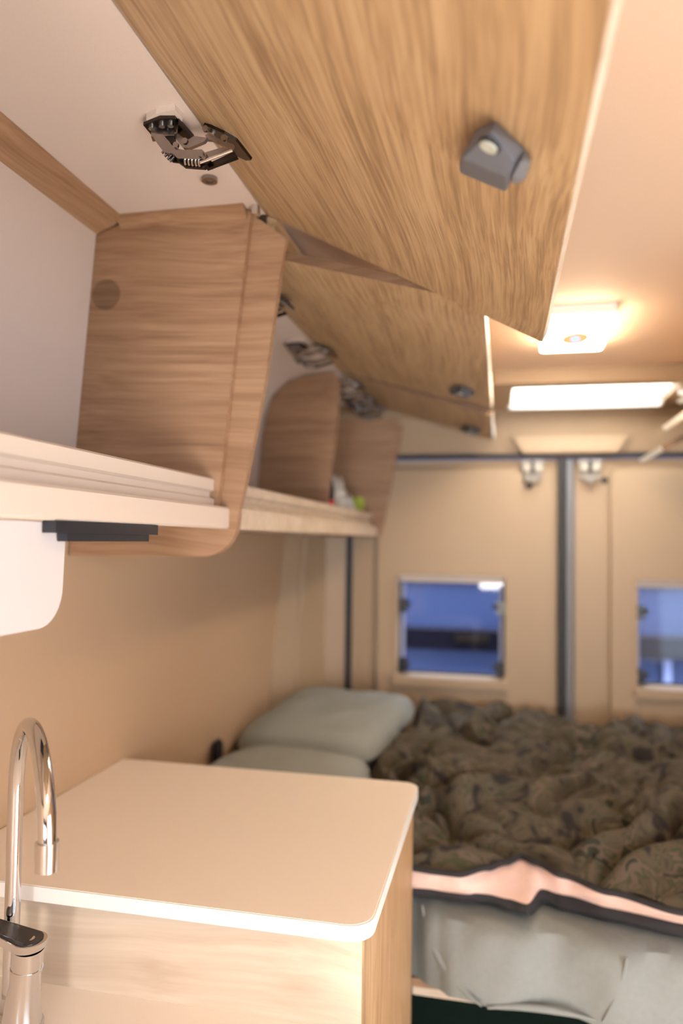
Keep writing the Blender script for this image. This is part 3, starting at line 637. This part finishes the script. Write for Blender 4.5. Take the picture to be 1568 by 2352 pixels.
# duvet
P1 = [(-0.169, 1.482, 0.745), (-0.122, 1.477, 0.745), (-0.079, 1.476, 0.745), (-0.022, 1.519, 0.745), (0.012, 1.554, 0.745), (0.045, 1.593, 0.745), (0.072, 1.568, 0.745), (0.119, 1.521, 0.745), (0.201, 1.469, 0.745), (0.316, 1.421, 0.745), (0.403, 1.400, 0.745)]
P2 = [(-0.170, 1.486, 0.712), (-0.122, 1.487, 0.712), (-0.080, 1.486, 0.712), (-0.021, 1.486, 0.712), (0.016, 1.474, 0.712), (0.051, 1.458, 0.712), (0.083, 1.535, 0.712), (0.128, 1.526, 0.712), (0.204, 1.494, 0.712), (0.326, 1.467, 0.712), (0.416, 1.446, 0.712)]
P3 = [(-0.171, 1.502, 0.692), (-0.124, 1.508, 0.692), (-0.081, 1.507, 0.692), (-0.022, 1.507, 0.692), (0.016, 1.495, 0.692), (0.056, 1.481, 0.692), (0.087, 1.534, 0.692), (0.127, 1.515, 0.692), (0.204, 1.494, 0.692), (0.326, 1.468, 0.692), (0.416, 1.449, 0.692)]
ext = lambda P, y0, y1: [(-0.46, y0, P[0][2])] + P + [(0.7, y1, P[0][2]), (1.15, y1, P[0][2])]
P1 = ext(P1, 1.62, 1.40); P2 = ext(P2, 1.60, 1.44); P3 = ext(P3, 1.60, 1.46)
at = lambda P, x: lerp_list([(p[0], p[1]) for p in P], x)
dv = thing('duvet', (0.3, 2.1, 0.69), 'crumpled olive camouflage duvet with pink lining over the bed', 'duvet')
bm = bmesh.new(); NX, NY = 260, 230; G = []
def crumple(x, y):
    v = Vector((x * 5.2, y * 5.2, 0.3))
    wx = noise.noise(v * 0.8 + Vector((7, 3, 1))); wy = noise.noise(v * 0.8 + Vector((1, 9, 4)))
    q = Vector((x * 5.2 + wx * 1.3, y * 4.6 + wy * 1.3, 2.0))
    r1 = abs(noise.noise(q)) * 2.0
    q2 = q * 2.0 + Vector((4, 4, 4)); r2 = abs(noise.noise(q2)) * 2.0
    q3 = q * 4.3 + Vector((9, 2, 6)); r3 = abs(noise.noise(q3)) * 2.0
    return 0.03 * noise.noise(v * 0.4) + 0.074 * r1 ** 0.6 + 0.036 * r2 ** 0.6 + 0.006 * r3 - 0.04
for i in range(NX + 1):
    x0 = -0.34 + 1.48 * i / NX; r = []
    for j in range(NY + 1):
        t = j / NY
        fy = at(P1, x0); ry = 2.752
        y = fy + (ry - fy) * t
        le = lerp_list([(1.5, -0.31), (1.95, -0.322), (2.08, -0.37), (2.2, -0.33), (2.35, -0.285), (2.8, -0.30)], y) + 0.34 + 0.006 * noise.noise(Vector((0, y * 6, 3.3)))
        x = x0 + le * max(0, 1 - (x0 + 0.34) / 0.3)
        z = 0.745 + 0.012 * min(1, t * 4) + crumple(x, y) * min(1.0, 0.25 + t * 6) * min(1.0, 0.3 + i / 14)
        # pillow lifts the duvet a bit near the back left
        z += 0.055 * math.exp(-((x + 0.30) / 0.16) ** 2) * max(0, min(1, (y - 1.9) / 0.3))
        if i < 6: z -= (6 - i) * 0.009
        if j > NY - 5: z -= (j - NY + 5) * 0.012
        r.append(bm.verts.new((x, y, z)))
    G.append(r)
for i in range(NX):
    for j in range(NY): bm.faces.new((G[i][j], G[i + 1][j], G[i + 1][j + 1], G[i][j + 1]))
# closed underside skirt
loop = [G[i][0] for i in range(NX + 1)] + [G[NX][j] for j in range(1, NY + 1)] + [G[i][NY] for i in range(NX - 1, -1, -1)] + [G[0][j] for j in range(NY - 1, 0, -1)]
low = [bm.verts.new((v.co.x, v.co.y + (0.10 if k <= NX else 0), 0.694)) for k, v in enumerate(loop)]
for k in range(len(loop)):
    k2 = (k + 1) % len(loop); bm.faces.new((loop[k], low[k], low[k2], loop[k2]))
link('cover', bm, 'camo', dv, smooth=True)
def ribbon(name, A, zA, B, zB, mat, bulge, th, amp):
    bm = bmesh.new(); n = 240; rows = []
    for i in range(n + 1):
        x = -0.33 + 1.45 * i / n; ya, yb = at(A, x), at(B, x); r = []
        for k in range(7):
            s = k / 6; wv = amp * math.sin(x * 60 + s * 4) * math.sin(math.pi * s)
            r.append(bm.verts.new((x, ya + (yb - ya) * s - bulge * math.sin(math.pi * s) + wv, zA + (zB - zA) * s + wv * 0.7)))
        for k in range(6, -1, -1):
            c = r[k].co; r.append(bm.verts.new((c.x, c.y + th, c.z - 0.002)))
        rows.append(r)
    m_ = len(rows[0])
    for a_, b_ in zip(rows, rows[1:]):
        for k in range(m_): bm.faces.new((a_[k], a_[(k + 1) % m_], b_[(k + 1) % m_], b_[k]))
    bm.faces.new(rows[0]); bm.faces.new(rows[-1][::-1])
    return link(name, bm, mat, dv, smooth=True)
ribbon('lining', P1, 0.750, P2, 0.712, 'lining', 0.006, 0.02, 0.004)
ribbon('border', P2, 0.716, P3, 0.688, 'blackcloth', 0.010, 0.02, 0.002)
bm = tube([(x, at(P1, x) - 0.004, 0.755) for x in [(-0.33 + 1.45 * i / 200) for i in range(201)]], 0.006, 10)
link('hem_shade', bm, 'blackcloth', dv, smooth=True)  # black tube standing for the shadow between cover and lining

# ================================================================== THINGS ON THE SHELF
bo = thing('bottle', (-0.540, 2.265, 1.438), 'black bottle with a red band on the shelf over the bed', 'bottle')
link('body', tube([(-0.540, 2.265, z) for z in (1.4385, 1.44, 1.56, 1.59, 1.60, 1.628)], [0.024, 0.026, 0.026, 0.020, 0.011, 0.011], 20), 'black_gloss', bo, smooth=True)
link('red_band', cyl((-0.540, 2.265, 1.492), (0, 0, 1), 0.0266, 0.032, 20), 'red', bo)
def crumpled(name, c, rx, ry, rz, mat, label, cat, amp=0.35, fr=2.3):
    bm = bmesh.new(); bmesh.ops.create_icosphere(bm, subdivisions=4, radius=1.0)
    for v in bm.verts:
        n_ = v.co.normalized(); k = 1 + amp * (abs(noise.noise(n_ * fr + Vector(c) * 9)) * 2 - 0.5) + 0.12 * noise.noise(n_ * fr * 3)
        v.co = Vector((n_.x * rx * k + c[0], n_.y * ry * k + c[1], max(c[2], n_.z * rz * k + c[2] + rz * 0.8)))
    o = link(name, bm, mat, smooth=True); tag(o, label, cat); return o
crumpled('plastic_bag', (-0.565, 2.46, 1.4385), 0.05, 0.095, 0.10, 'bag', 'crumpled white plastic bag on the shelf over the pillows', 'bag')
crumpled('paper_towel', (-0.545, 2.635, 1.4385), 0.03, 0.035, 0.062, 'white', 'small white crumpled wrapper beside the plastic bag', 'wrapper')
lm = link('snack_packet', hull([(x, y, z) for x in (-0.555, -0.503) for y, z in ((2.700, 1.4385), (2.732, 1.4385), (2.712, 1.56), (2.720, 1.562))]), 'lime', bevel=0.004)
tag(lm, 'lime green packet at the rear end of the shelf over the pillows', 'packet')
